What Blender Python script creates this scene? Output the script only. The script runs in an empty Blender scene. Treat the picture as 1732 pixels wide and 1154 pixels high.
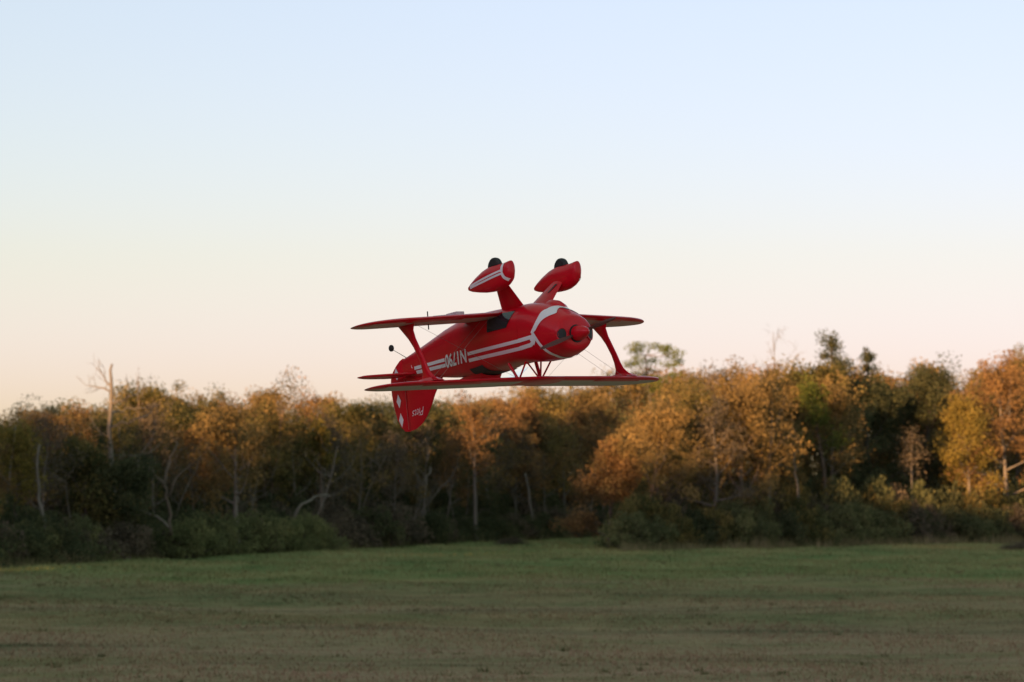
import bpy, bmesh, math
import numpy as np
from mathutils import Vector, Matrix

# ------------------------------------------------------------------ camera, sky, sun, exposure
scene = bpy.context.scene
COL = scene.collection
FPX, CX, CY, HORIZON, CAMZ = 5000.0, 866.0, 577.0, 850.0, 3.0      # photograph pixels (1732 wide)

cam = bpy.data.cameras.new('camera')
cam_o = bpy.data.objects.new('camera', cam)
COL.objects.link(cam_o)
cam.sensor_width = 36.0
cam.lens = 36.0 * FPX / 1732.0
cam.clip_start = 0.5
cam.clip_end = 6000.0
cam_o.location = (0, 0, CAMZ)
cam_o.rotation_euler = (math.radians(90) + math.atan((HORIZON - CY) / FPX), 0, 0)
cam.dof.use_dof = True
cam.dof.focus_distance = 14.0
cam.dof.aperture_fstop = 6.3
scene.camera = cam_o

SUN_EL = math.radians(7.0)
SUN_DIR = Vector((-0.507, -0.862, 0)).normalized() * math.cos(SUN_EL) + Vector((0, 0, math.sin(SUN_EL)))
SUN_ROT = math.atan2(SUN_DIR.x, SUN_DIR.y)
sun = bpy.data.lights.new('sun', 'SUN')
sun.energy = 5.0
sun.angle = math.radians(0.5)
sun.color = (1.0, 0.54, 0.215)
sun_o = bpy.data.objects.new('sun', sun)
COL.objects.link(sun_o)
sun_o.rotation_euler = SUN_DIR.to_track_quat('Z', 'Y').to_euler()

world = bpy.data.worlds.new('World')
scene.world = world
world.use_nodes = True
wn, wl = world.node_tree.nodes, world.node_tree.links
for n in list(wn):
    wn.remove(n)
w_out = wn.new('ShaderNodeOutputWorld')
w_bg = wn.new('ShaderNodeBackground')
w_sky = wn.new('ShaderNodeTexSky')
w_sky.sky_type = 'NISHITA'
w_sky.sun_disc = False
w_sky.sun_elevation = SUN_EL
w_sky.sun_rotation = SUN_ROT
w_sky.altitude = 30
w_sky.air_density = 1.0
w_sky.dust_density = 1.2
w_sky.ozone_density = 1.0
w_bg.inputs['Strength'].default_value = 0.12
# white balance of the evening sky: the same smooth grade over the whole dome
w_sep = wn.new('ShaderNodeSeparateColor')
w_com = wn.new('ShaderNodeCombineColor')
wl.new(w_sky.outputs['Color'], w_sep.inputs['Color'])
for ch, gain, power in (('Red', 1.20, 0.60), ('Green', 1.300, 0.51), ('Blue', 0.83, 1.0)):
    w_p = wn.new('ShaderNodeMath'); w_p.operation = 'POWER'; w_p.inputs[1].default_value = power
    w_m = wn.new('ShaderNodeMath'); w_m.operation = 'MULTIPLY'; w_m.inputs[1].default_value = gain
    wl.new(w_sep.outputs[ch], w_p.inputs[0]); wl.new(w_p.outputs[0], w_m.inputs[0]); wl.new(w_m.outputs[0], w_com.inputs[ch])
# rosy band that a clear evening sky shows close above the horizon, all the way round
w_geo = wn.new('ShaderNodeTexCoord'); w_xyz = wn.new('ShaderNodeSeparateXYZ')
wl.new(w_geo.outputs['Generated'], w_xyz.inputs[0])
w_map = wn.new('ShaderNodeMapRange'); w_map.interpolation_type = 'SMOOTHSTEP'
w_map.inputs['From Min'].default_value = 0.022; w_map.inputs['From Max'].default_value = 0.125
w_map.inputs['To Min'].default_value = 1.0; w_map.inputs['To Max'].default_value = 0.0
wl.new(w_xyz.outputs['Z'], w_map.inputs['Value'])
w_tint = wn.new('ShaderNodeMix'); w_tint.data_type = 'RGBA'
w_tint.inputs[6].default_value = (1, 1, 1, 1); w_tint.inputs[7].default_value = (1.055, 0.945, 1.0, 1)
wl.new(w_map.outputs['Result'], w_tint.inputs[0])
w_mul = wn.new('ShaderNodeVectorMath'); w_mul.operation = 'MULTIPLY'
wl.new(w_com.outputs['Color'], w_mul.inputs[0]); wl.new(w_tint.outputs[2], w_mul.inputs[1])
w_map2 = wn.new('ShaderNodeMapRange'); w_map2.interpolation_type = 'SMOOTHSTEP'
w_map2.inputs['From Min'].default_value = 0.022; w_map2.inputs['From Max'].default_value = 0.088
w_map2.inputs['To Min'].default_value = 1.0; w_map2.inputs['To Max'].default_value = 0.0
wl.new(w_xyz.outputs['Z'], w_map2.inputs['Value'])
w_tint2 = wn.new('ShaderNodeMix'); w_tint2.data_type = 'RGBA'
w_tint2.inputs[6].default_value = (1, 1, 1, 1); w_tint2.inputs[7].default_value = (1, 1, 1.50, 1)
wl.new(w_map2.outputs['Result'], w_tint2.inputs[0])
w_mul2 = wn.new('ShaderNodeVectorMath'); w_mul2.operation = 'MULTIPLY'
wl.new(w_mul.outputs[0], w_mul2.inputs[0]); wl.new(w_tint2.outputs[2], w_mul2.inputs[1])
wl.new(w_mul2.outputs[0], w_bg.inputs['Color'])
wl.new(w_bg.outputs['Background'], w_out.inputs['Surface'])

scene.view_settings.view_transform = 'Standard'
scene.view_settings.look = 'None'
scene.view_settings.exposure = 1.45
scene.view_settings.gamma = 1.0
scene.view_settings.use_curve_mapping = False
scene.cycles.use_denoising = True
scene.cycles.max_bounces = 6
scene.cycles.diffuse_bounces = 3
scene.cycles.transparent_max_bounces = 8

# ------------------------------------------------------------------ helpers
def tag(o, label=None, cat=None, group=None, kind=None):
    if label: o['label'] = label
    if cat: o['category'] = cat
    if group: o['group'] = group
    if kind: o['kind'] = kind
    return o

def empty(name, loc=(0, 0, 0), rotz=0.0, scale=1.0):
    o = bpy.data.objects.new(name, None)
    o.empty_display_size = 0.2
    o.location = loc
    o.rotation_euler = (0, 0, rotz)
    o.scale = (scale, scale, scale) if not hasattr(scale, '__len__') else scale
    COL.objects.link(o)
    return o

def mesh_from(name, V, F, mats, mat_idx=None, smooth=True):
    me = bpy.data.meshes.new(name)
    me.from_pydata([tuple(v) for v in V], [], [tuple(f) for f in F])
    for m in (mats if isinstance(mats, (list, tuple)) else [mats]):
        me.materials.append(m)
    if mat_idx is not None:
        me.polygons.foreach_set('material_index', np.asarray(mat_idx, np.int32))
    me.polygons.foreach_set('use_smooth', np.full(len(me.polygons), smooth))
    me.update()
    return me

def link(name, me, parent=None):
    o = bpy.data.objects.new(name, me)
    COL.objects.link(o)
    if parent is not None:
        o.parent = parent
    return o

def quad_mesh(name, V4, mat, tint=None):
    """V4: (n,4,3) array of loose quads."""
    n, k = V4.shape[0], V4.shape[1]
    me = bpy.data.meshes.new(name)
    me.vertices.add(n * k)
    me.vertices.foreach_set('co', V4.reshape(-1).astype(np.float32))
    me.loops.add(n * k)
    me.loops.foreach_set('vertex_index', np.arange(n * k, dtype=np.int32))
    me.polygons.add(n)
    me.polygons.foreach_set('loop_start', (np.arange(n) * k).astype(np.int32))
    me.polygons.foreach_set('loop_total', np.full(n, k, np.int32))
    me.update(calc_edges=True)
    if tint is not None:
        a = me.attributes.new('tint', 'FLOAT', 'FACE')
        a.data.foreach_set('value', tint.astype(np.float32))
    me.materials.append(mat)
    return me

def tube(path, radii, sides=6):
    path = np.asarray(path, float)
    n = len(path)
    V, F = [], []
    t = np.gradient(path, axis=0)
    t /= np.linalg.norm(t, axis=1)[:, None] + 1e-9
    ref = np.array([0, 0, 1.0]) if abs(t[0, 2]) < 0.9 else np.array([1.0, 0, 0])
    for i in range(n):
        a = ref - t[i] * ref.dot(t[i])
        a /= np.linalg.norm(a) + 1e-9
        ref = a
        b = np.cross(t[i], a)
        for k in range(sides):
            g = 2 * math.pi * k / sides
            V.append(path[i] + radii[i] * (math.cos(g) * a + math.sin(g) * b))
    for i in range(n - 1):
        for k in range(sides):
            k2 = (k + 1) % sides
            F.append((i * sides + k, i * sides + k2, (i + 1) * sides + k2, (i + 1) * sides + k))
    F.append(tuple(range(sides))[::-1])
    F.append(tuple((n - 1) * sides + k for k in range(sides)))
    return V, F

class MB:
    def __init__(s): s.V, s.F = [], []
    def add(s, V, F):
        o = len(s.V)
        s.V += [tuple(v) for v in V]
        s.F += [tuple(i + o for i in f) for f in F]
        return s
    def tube(s, path, radii, sides=6):
        if not hasattr(radii, '__len__'): radii = [radii] * len(path)
        return s.add(*tube(path, radii, sides))
    def mesh(s, name, mat, smooth=True): return mesh_from(name, s.V, s.F, mat, smooth=smooth)

# ------------------------------------------------------------------ materials
def new_mat(name):
    m = bpy.data.materials.new(name)
    m.use_nodes = True
    nt = m.node_tree
    for n in list(nt.nodes): nt.nodes.remove(n)
    out = nt.nodes.new('ShaderNodeOutputMaterial')
    return m, nt, out

def principled(name, col, rough=0.5, coat=0.0, metal=0.0, var=0.08, scale=6.0, bump=0.0, bscale=40.0, spec=0.5):
    m, nt, out = new_mat(name)
    p = nt.nodes.new('ShaderNodeBsdfPrincipled')
    p.inputs['Roughness'].default_value = rough
    p.inputs['Coat Weight'].default_value = coat
    p.inputs['Coat Roughness'].default_value = 0.08
    p.inputs['Metallic'].default_value = metal
    p.inputs['Specular IOR Level'].default_value = spec
    tc = nt.nodes.new('ShaderNodeTexCoord')
    nz = nt.nodes.new('ShaderNodeTexNoise')
    nz.inputs['Scale'].default_value = scale
    nz.inputs['Detail'].default_value = 4
    nt.links.new(tc.outputs['Object'], nz.inputs['Vector'])
    mx = nt.nodes.new('ShaderNodeMix'); mx.data_type = 'RGBA'
    mx.inputs[6].default_value = (*[c * (1 - var) for c in col], 1)
    mx.inputs[7].default_value = (*[min(1, c * (1 + var)) for c in col], 1)
    nt.links.new(nz.outputs['Fac'], mx.inputs[0])
    nt.links.new(mx.outputs[2], p.inputs['Base Color'])
    if bump > 0:
        n2 = nt.nodes.new('ShaderNodeTexNoise'); n2.inputs['Scale'].default_value = bscale
        nt.links.new(tc.outputs['Object'], n2.inputs['Vector'])
        b = nt.nodes.new('ShaderNodeBump'); b.inputs['Strength'].default_value = bump; b.inputs['Distance'].default_value = 0.01
        nt.links.new(n2.outputs['Fac'], b.inputs['Height'])
        nt.links.new(b.outputs['Normal'], p.inputs['Normal'])
    nt.links.new(p.outputs['BSDF'], out.inputs['Surface'])
    return m

def glass_mat(name, col, rough=0.05):
    m, nt, out = new_mat(name)
    p = nt.nodes.new('ShaderNodeBsdfPrincipled')
    p.inputs['Base Color'].default_value = (*col, 1)
    p.inputs['Roughness'].default_value = rough
    p.inputs['Transmission Weight'].default_value = 1.0
    p.inputs['IOR'].default_value = 1.02
    nt.links.new(p.outputs['BSDF'], out.inputs['Surface'])
    return m

def foliage(name, cols, trans=0.40):
    """cols: leaf colours from the darkest to the palest sprays, picked clump by clump."""
    m, nt, out = new_mat(name)
    N, L = nt.nodes, nt.links
    at = N.new('ShaderNodeAttribute'); at.attribute_name = 'tint'
    oi = N.new('ShaderNodeObjectInfo')
    ad = N.new('ShaderNodeMath'); ad.operation = 'MULTIPLY_ADD'
    L.new(oi.outputs['Random'], ad.inputs[0]); ad.inputs[1].default_value = 0.30
    s2 = N.new('ShaderNodeMath'); s2.operation = 'MULTIPLY_ADD'
    L.new(at.outputs['Fac'], s2.inputs[0]); s2.inputs[1].default_value = 0.95; s2.inputs[2].default_value = -0.12
    L.new(s2.outputs[0], ad.inputs[2])
    rp = N.new('ShaderNodeValToRGB')
    els = rp.color_ramp.elements
    while len(els) < len(cols): els.new(0.5)
    for k, c in enumerate(cols):
        els[k].position = k / (len(cols) - 1); els[k].color = (*c, 1)
    L.new(ad.outputs[0], rp.inputs['Fac'])
    d = N.new('ShaderNodeBsdfDiffuse'); t = N.new('ShaderNodeBsdfTranslucent')
    L.new(rp.outputs['Color'], d.inputs['Color']); L.new(rp.outputs['Color'], t.inputs['Color'])
    ms = N.new('ShaderNodeMixShader'); ms.inputs[0].default_value = trans
    L.new(d.outputs[0], ms.inputs[1]); L.new(t.outputs[0], ms.inputs[2])
    L.new(ms.outputs[0], out.inputs['Surface'])
    return m

RED = principled('red_film', (0.60, 0.003, 0.016), rough=0.38, coat=0.28, var=0.16, scale=7, spec=0.2, bump=0.10, bscale=13)
WHITE = principled('white_film', (0.82, 0.76, 0.80), rough=0.40, coat=0.05, var=0.05, spec=0.35)
WHITE_SHADED = principled('wing_shaded_white_film', (0.55, 0.48, 0.47), rough=0.45, var=0.08, scale=5, spec=0.3)  # white film with the shade of the ground-facing wing sides in its colour
BLACK = principled('black_rubber', (0.018, 0.016, 0.017), rough=0.7)
DARK = principled('dark_opening', (0.012, 0.013, 0.016), rough=0.6)
SMOKE = principled('smoked_window', (0.022, 0.026, 0.032), rough=0.18, coat=0.4)
STEEL = principled('steel_wire', (0.32, 0.31, 0.30), rough=0.35, metal=0.8)
SERVO = principled('servo_plastic', (0.6, 0.57, 0.6), rough=0.5)
PROP = principled('propeller_resin', (0.10, 0.02, 0.02), rough=0.45)
SEAT = principled('cockpit_lining', (0.05, 0.035, 0.04), rough=0.7)
CLEAR = glass_mat('clear_canopy', (0.97, 0.97, 0.97))

BARK_PALE = principled('pale_bark', (0.15, 0.13, 0.11), rough=0.9, var=0.35, scale=3.0, bump=0.6, bscale=9)
BARK = principled('brown_bark', (0.12, 0.09, 0.07), rough=0.95, var=0.4, scale=3.0, bump=0.6, bscale=9)
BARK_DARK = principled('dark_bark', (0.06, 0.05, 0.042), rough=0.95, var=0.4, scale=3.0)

F_BRONZE = foliage('bronze_leaves', [(0.055, 0.060, 0.030), (0.130, 0.095, 0.042), (0.255, 0.180, 0.076), (0.370, 0.250, 0.100)])
F_RUST = foliage('rust_leaves', [(0.080, 0.065, 0.038), (0.175, 0.105, 0.052), (0.280, 0.165, 0.072), (0.340, 0.225, 0.095)])
F_OLIVE = foliage('olive_leaves', [(0.040, 0.052, 0.026), (0.085, 0.085, 0.036), (0.200, 0.162, 0.062), (0.290, 0.215, 0.082)])
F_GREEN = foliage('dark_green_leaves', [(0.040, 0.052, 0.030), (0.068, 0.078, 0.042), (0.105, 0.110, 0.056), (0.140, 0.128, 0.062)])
F_YELLOW = foliage('yellow_leaves', [(0.090, 0.085, 0.030), (0.200, 0.160, 0.045), (0.320, 0.230, 0.060)])
F_LIME = foliage('bright_green_leaves', [(0.070, 0.095, 0.028), (0.140, 0.165, 0.040), (0.210, 0.220, 0.055)])
F_BUSH = foliage('bush_leaves', [(0.075, 0.085, 0.045), (0.140, 0.150, 0.072), (0.220, 0.210, 0.095)])
F_MOUND = foliage('mound_leaves', [(0.080, 0.092, 0.044), (0.145, 0.158, 0.072), (0.225, 0.220, 0.098)])
F_STRAW = foliage('straw_weeds', [(0.070, 0.085, 0.040), (0.130, 0.130, 0.062), (0.230, 0.190, 0.105), (0.300, 0.240, 0.150)])
F_SCRUB = foliage('scrub_leaves', [(0.065, 0.058, 0.045), (0.130, 0.108, 0.080), (0.200, 0.155, 0.110)])

# ------------------------------------------------------------------ ground
def ground_material():
    m, nt, out = new_mat('field_grass')
    N, L = nt.nodes, nt.links
    geo = N.new('ShaderNodeNewGeometry')
    def noise(scale, detail=5, rough=0.6, sx=1.0, sy=1.0):
        mp = N.new('ShaderNodeMapping'); mp.inputs['Scale'].default_value = (sx, sy, 1)
        L.new(geo.outputs['Position'], mp.inputs['Vector'])
        n = N.new('ShaderNodeTexNoise'); n.inputs['Scale'].default_value = scale
        n.inputs['Detail'].default_value = detail; n.inputs['Roughness'].default_value = rough
        L.new(mp.outputs['Vector'], n.inputs['Vector'])
        return n.outputs['Fac']
    def ramp(fac, a, b):
        r = N.new('ShaderNodeMapRange'); r.inputs['From Min'].default_value = a; r.inputs['From Max'].default_value = b
        L.new(fac, r.inputs['Value']); return r.outputs['Result']
    def mix(fac, a, b):
        x = N.new('ShaderNodeMix'); x.data_type = 'RGBA'
        if isinstance(fac, float): x.inputs[0].default_value = fac
        else: L.new(fac, x.inputs[0])
        for s, c in ((6, a), (7, b)):
            if isinstance(c, tuple): x.inputs[s].default_value = (*c, 1)
            else: L.new(c, x.inputs[s])
        return x.outputs[2]
    dry = mix(ramp(noise(0.22, 6, 0.65), 0.35, 0.65), (0.225, 0.172, 0.090), (0.350, 0.262, 0.150))
    green_near = mix(ramp(noise(0.9, 5), 0.4, 0.6), (0.135, 0.145, 0.070), (0.225, 0.215, 0.110))
    near = mix(ramp(noise(0.11, 6, 0.7, 1.0, 0.45), 0.42, 0.62), green_near, dry)
    far = mix(ramp(noise(0.16, 6, 0.7, 1.0, 0.5), 0.38, 0.62), (0.128, 0.170, 0.070), (0.230, 0.218, 0.100))
    far = mix(ramp(noise(0.045, 5, 0.6, 1.0, 0.35), 0.55, 0.68), far, (0.270, 0.220, 0.100))
    near = mix(ramp(noise(0.035, 6, 0.7, 0.5, 1.6), 0.46, 0.60), near, (0.400, 0.285, 0.180))
    near = mix(ramp(noise(0.075, 7, 0.75, 0.45, 1.5), 0.50, 0.66), near, (0.095, 0.100, 0.054))
    sepn = N.new('ShaderNodeSeparateXYZ'); L.new(geo.outputs['Position'], sepn.inputs[0])
    worn = N.new('ShaderNodeMath'); worn.operation = 'MULTIPLY'
    L.new(ramp(sepn.outputs['Y'], 78.0, 54.0), worn.inputs[0]); L.new(ramp(noise(0.16, 6, 0.7, 0.4, 1.3), 0.40, 0.60), worn.inputs[1])
    near = mix(worn.outputs[0], near, (0.380, 0.262, 0.180))
    fine = ramp(noise(1.6, 6, 0.75), 0.30, 0.70)
    near = mix(fine, mix(0.35, near, (0.08, 0.08, 0.05)), near)
    sep = N.new('ShaderNodeSeparateXYZ'); L.new(geo.outputs['Position'], sep.inputs[0])
    wob = N.new('ShaderNodeMath'); wob.operation = 'MULTIPLY_ADD'
    L.new(noise(0.06, 5, 0.65), wob.inputs[0]); wob.inputs[1].default_value = 70.0; wob.inputs[2].default_value = -35.0
    sm = N.new('ShaderNodeMath'); L.new(sep.outputs['Y'], sm.inputs[0]); L.new(wob.outputs[0], sm.inputs[1])
    col = mix(ramp(sm.outputs[0], 104.0, 122.0), near, far)
    p = N.new('ShaderNodeBsdfDiffuse'); L.new(col, p.inputs['Color'])
    b = N.new('ShaderNodeBump'); b.inputs['Strength'].default_value = 0.5; b.inputs['Distance'].default_value = 0.06
    L.new(noise(3.0, 6), b.inputs['Height']); L.new(b.outputs['Normal'], p.inputs['Normal'])
    L.new(p.outputs[0], out.inputs['Surface'])
    return m

FIELD = ground_material()

def build_ground():
    rng = np.random.default_rng(3)
    xs = np.concatenate([np.linspace(-3000, -160, 12), np.linspace(-140, 140, 113), np.linspace(160, 3000, 12)])
    ys = np.concatenate([np.linspace(-600, 20, 12), np.linspace(25, 330, 123), np.linspace(360, 5000, 16)])
    X, Y = np.meshgrid(xs, ys)
    Z = 0.07 * np.sin(X * 0.21 + 1.3 * np.sin(Y * 0.05)) * np.sin(Y * 0.17) + 0.04 * np.sin(X * 0.6 + Y * 0.33)
    Z *= np.clip((330 - np.abs(Y - 100)) / 100, 0, 1)
    nx, ny = len(xs), len(ys)
    V = np.stack([X, Y, Z], -1).reshape(-1, 3)
    F = [(j * nx + i, j * nx + i + 1, (j + 1) * nx + i + 1, (j + 1) * nx + i) for j in range(ny - 1) for i in range(nx - 1)]
    o = link('ground', mesh_from('ground', V, F, FIELD))
    tag(o, 'wide mown grass field running from camera to the wood', 'field', kind='structure')
build_ground()

def grass_blades():
    """Standing blades: short on the mown part, longer in the rough strip before the wood."""
    rng = np.random.default_rng(11)
    n = 230000
    # uniform per metre of depth on a logarithmic scale: dense near, thin far
    y = 40 * (300 / 40.0) ** rng.random(n)
    x = (rng.random(n) - 0.5) * (0.40 * y + 24)
    cl = 0.5 + 0.5 * np.sin(x * 0.9 + 2 * np.sin(y * 0.31)) * np.sin(y * 0.47 + np.sin(x * 0.37))
    rough = np.clip((y - 106 + 8 * np.sin(x * 0.4)) / 14, 0, 1)
    h = (0.035 + 0.05 * rng.random(n)) * (1 - rough) + rough * (0.06 + 0.20 * rng.random(n) * cl)
    w = 0.012 + 0.00022 * y
    a = rng.random(n) * 2 * np.pi
    lean = (rng.random((n, 2)) - 0.5) * h[:, None] * 1.2
    z0 = 0.07 * np.sin(x * 0.21 + 1.3 * np.sin(y * 0.05)) * np.sin(y * 0.17) + 0.04 * np.sin(x * 0.6 + y * 0.33) - 0.01
    V = np.zeros((n, 3, 3))
    V[:, 0] = np.stack([x - w * np.cos(a), y - w * np.sin(a), z0], 1)
    V[:, 1] = np.stack([x + w * np.cos(a), y + w * np.sin(a), z0], 1)
    V[:, 2] = np.stack([x + lean[:, 0], y + lean[:, 1], z0 + h], 1)
    me = quad_mesh('grass', V, FIELD)
    tag(link('grass', me), 'short dry grass blades standing all over the field', 'grass', kind='stuff')
grass_blades()

def grass_tufts():
    rng = np.random.default_rng(13)
    m = 900
    y0 = 44 * (190 / 44.0) ** rng.random(m)
    x0 = (rng.random(m) - 0.5) * (0.40 * y0 + 20)
    c = rng.integers(0, 110, m)                      # they come in drifts
    x0 = x0[c] + rng.normal(0, 1.6, m); y0 = y0[c] + rng.normal(0, 2.2, m)
    k = 16
    x = np.repeat(x0, k); y = np.repeat(y0, k); n = m * k
    r = 0.05 + 0.16 * np.repeat(rng.random(m), k)
    a = rng.random(n) * 6.28
    x = x + r * np.cos(a) * rng.random(n); y = y + r * np.sin(a) * rng.random(n)
    h = (0.03 + 0.09 * np.repeat(rng.random(m) ** 2, k)) * (0.5 + rng.random(n))
    w = 0.012 + 0.00018 * y
    b = rng.random(n) * 6.28
    le = np.stack([np.cos(a), np.sin(a)], 1) * (h * 0.55)[:, None]
    z0 = 0.07 * np.sin(x * 0.21 + 1.3 * np.sin(y * 0.05)) * np.sin(y * 0.17) + 0.04 * np.sin(x * 0.6 + y * 0.33) - 0.015
    V = np.zeros((n, 3, 3))
    V[:, 0] = np.stack([x - w * np.cos(b), y - w * np.sin(b), z0], 1)
    V[:, 1] = np.stack([x + w * np.cos(b), y + w * np.sin(b), z0], 1)
    V[:, 2] = np.stack([x + le[:, 0], y + le[:, 1], z0 + h], 1)
    me = quad_mesh('weeds', V, F_STRAW, np.clip(0.2 + np.repeat(rng.random(m), k) * 0.6 + 0.2 * rng.random(n), 0, 1))
    tag(link('weeds', me), 'small darker weed tufts dotted over the mown field', 'weeds', kind='stuff')
grass_tufts()

# ------------------------------------------------------------------ trees
def unit(v): return v / (np.linalg.norm(v) + 1e-9)

def wobbly(rng, p0, d, L, n=6, wob=0.10, up=0.0):
    pts = [np.array(p0, float)]
    d = unit(np.array(d, float))
    for i in range(n - 1):
        d = unit(d + rng.normal(0, wob, 3) + np.array([0, 0, up]))
        pts.append(pts[-1] + d * L / (n - 1))
    return np.array(pts)

def leaf_quads(rng, centres, sig, per, size, flat=0.75, hang=0.0):
    C = np.repeat(np.asarray(centres), per, axis=0)
    n = len(C)
    tint_c = np.repeat(rng.random(len(centres)), per)
    s = np.repeat(sig, per)[:, None] if hasattr(sig, '__len__') else sig
    G = rng.normal(0, 1, (n, 3)); g = np.linalg.norm(G, axis=1)[:, None]
    G *= np.minimum(1.0, 1.75 / g)
    P = C + G * s * np.array([1, 1, flat])
    P[:, 2] -= hang * np.abs(rng.normal(0, 1, n))
    u = rng.normal(0, 1, (n, 3)); u /= np.linalg.norm(u, axis=1)[:, None]
    v = np.cross(u, rng.normal(0, 1, (n, 3))); v /= np.linalg.norm(v, axis=1)[:, None] + 1e-9
    z = size * (0.6 + 0.8 * rng.random(n))[:, None]
    u, v = u * z * 0.5, v * z * 0.32
    Q = np.stack([P - u, P + v, P + u, P - v], 1)
    tint = np.clip(0.68 * tint_c + 0.32 * rng.random(n), 0, 1)
    return Q, tint

def grow(seed, H, R, base=0.3, kind='oak', per=120, leaf=0.155, sig=0.55, trunk_r=None, lean=(0, 0), fork=False, nlimb=10):
    """Returns (trunk V,F), list of limb (V,F), leaf quads, tint."""
    rng = np.random.default_rng(seed)
    r0 = trunk_r or 0.016 * H + 0.03
    top = 0.92 if kind in ('pine', 'cedar') else 0.8
    path = wobbly(rng, (0, 0, -0.2), (lean[0], lean[1], 1), H * top + 0.2, 10, 0.06, 0.10)
    rad = r0 * (1 - 0.82 * np.linspace(0, 1, 10) ** 0.9)
    rad[0] *= 1.35
    trunk = MB().tube(path, rad, 7)
    limbs, cent = [], []
    ga = rng.random() * 6.28
    for k in range(nlimb):
        t = base + (0.97 - base) * (k + rng.random() * 0.7) / nlimb
        i = min(t, 0.99) * 9
        i0 = int(i)
        p = path[i0] * (1 - (i - i0)) + path[min(i0 + 1, 9)] * (i - i0)
        ga += 2.4 + rng.normal(0, 0.35)
        rel = (t - base) / (1 - base)
        if kind == 'oak':
            L = R * (0.80 + 0.35 * math.sin(math.pi * min(1, rel * 0.9 + 0.15))) * (1 - 0.35 * rel)
            el = 0.25 + 0.9 * rel + rng.normal(0, 0.1)
        elif kind == 'tall':
            L = R * (0.7 + 0.5 * math.sin(math.pi * rel)); el = 0.6 + 0.6 * rel
        elif kind == 'pine':
            L = R * (0.55 + 0.5 * math.sin(math.pi * (0.2 + 0.7 * rel))); el = 0.15 + 0.55 * rel
        elif kind == 'cedar':
            L = R * (1.05 - 0.95 * rel); el = 0.15 + 0.3 * rng.random()
        else:  # bare / dead
            L = R * (0.6 + 0.5 * rng.random()) * (1 - 0.3 * rel); el = 0.25 + 0.8 * rel
        L *= 0.72 + 0.5 * rng.random()
        d = np.array([math.cos(ga) * math.cos(el), math.sin(ga) * math.cos(el), math.sin(el)])
        lp = wobbly(rng, p, d, L, 7, 0.13, 0.07 if kind != 'cedar' else 0.0)
        lr = max(0.02, rad[min(i0, 9)] * 0.55) * (1 - 0.85 * np.linspace(0, 1, 7))
        mb = MB().tube(lp, lr, 5)
        cent.append(lp[-1])
        ns = 5 if kind not in ('pine',) else 4
        for s in range(ns):
            ts = 0.35 + 0.6 * (s + rng.random()) / ns
            q = lp[int(ts * 6)]
            dd = unit(unit(lp[-1] - lp[0]) + rng.normal(0, 0.65, 3) + np.array([0, 0, 0.15]))
            Ls = L * (0.28 + 0.3 * rng.random())
            sp = wobbly(rng, q, dd, Ls, 5, 0.18, 0.06)
            mb.tube(sp, lr[int(ts * 6)] * 0.55 * (1 - 0.8 * np.linspace(0, 1, 5)), 4)
            cent += [sp[-1], sp[2]]
            if kind in ('bare', 'dead'):
                for _ in range(3):
                    tw = wobbly(rng, sp[rng.integers(1, 5)], dd + rng.normal(0, 0.7, 3), Ls * 0.5, 4, 0.2, 0.05)
                    mb.tube(tw, 0.012 * (1 - 0.7 * np.linspace(0, 1, 4)), 3)
        limbs.append(mb)
    cent.append(path[-1]); cent.append(path[-2])
    if kind == 'oak':
        for _ in range(10):
            cent.append(path[-1] + rng.normal(0, 1, 3) * np.array([R * 0.28, R * 0.28, H * 0.05]))
    cent = np.array(cent)
    if kind != 'pine': cent = cent[rng.random(len(cent)) > 0.18]
    Q, tint = leaf_quads(rng, cent, sig * (0.45 + 1.0 * rng.random(len(cent)) ** 1.3), per, leaf, 0.45 if kind == 'pine' else 0.75)
    Q[:, :, 2] = np.maximum(Q[:, :, 2], 0.05)
    zs = H / (np.percentile(Q[:, :, 2], 99.7) if kind not in ('bare', 'dead') else max(v[2] for l in limbs for v in l.V))
    Q[:, :, 2] *= zs
    for mb in [trunk] + limbs: mb.V = [(v[0], v[1], v[2] * zs) for v in mb.V]
    return trunk, limbs, Q, tint

def px_pos(px, D): return ((px - CX) / FPX * D, D, 0.0)
def top_h(py, D): return CAMZ + (HORIZON - py) / FPX * D

def merged(trunk, limbs):
    m = MB().add(trunk.V, trunk.F)
    for l in limbs: m.add(l.V, l.F)
    return m

def single_tree(name, label, cat, px, D, top_py, R, fol, bark=BARK, seed=0, group=None, **kw):
    H = top_h(top_py, D)
    trunk, limbs, Q, tint = grow(seed, H, R, **kw)
    root = empty(name, px_pos(px, D))
    tag(root, label, cat, group)
    link('trunk', trunk.mesh('trunk', bark), root)
    for l in limbs:
        link('limb', l.mesh('limb', bark), root)
    if fol is not None:
        link('crown', quad_mesh('crown', Q, fol, tint), root)
    return root

# --- where a tree or shrub stands, told by the things one can find near it
MARKS = [(-30, 'the left edge'), (66, 'the crooked dead stem'), (120, 'the low olive tree'), (187, 'the dead tree'), (240, 'the bare leaning top'), (285, 'the forked stem'), (345, 'the long bush'),
         (402, 'the amber tree'), (462, 'the wispy treetop'), (540, 'the yellow treetop'), (610, 'the tail wheel'), (695, 'the rudder'), (755, 'the lettering'), (805, 'the fan tree'),
         (870, 'the cockpit'), (930, 'the cabane struts'), (985, 'the spinner'), (1040, 'the corner oak'), (1108, 'the pine'), (1160, 'the shrub corner'), (1215, 'the domed oak'), (1270, 'the oak shoulder'), (1325, 'the bare treetop'),
         (1412, 'the branching trunk'), (1470, 'the double evergreen'), (1543, 'the pale birch'), (1600, 'the dark oak'), (1645, 'the yellow olive'), (1708, 'the red tree'), (1765, 'the right edge')]
RANKS = ('front', 'second', 'third', 'fourth', 'hindmost')
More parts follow.
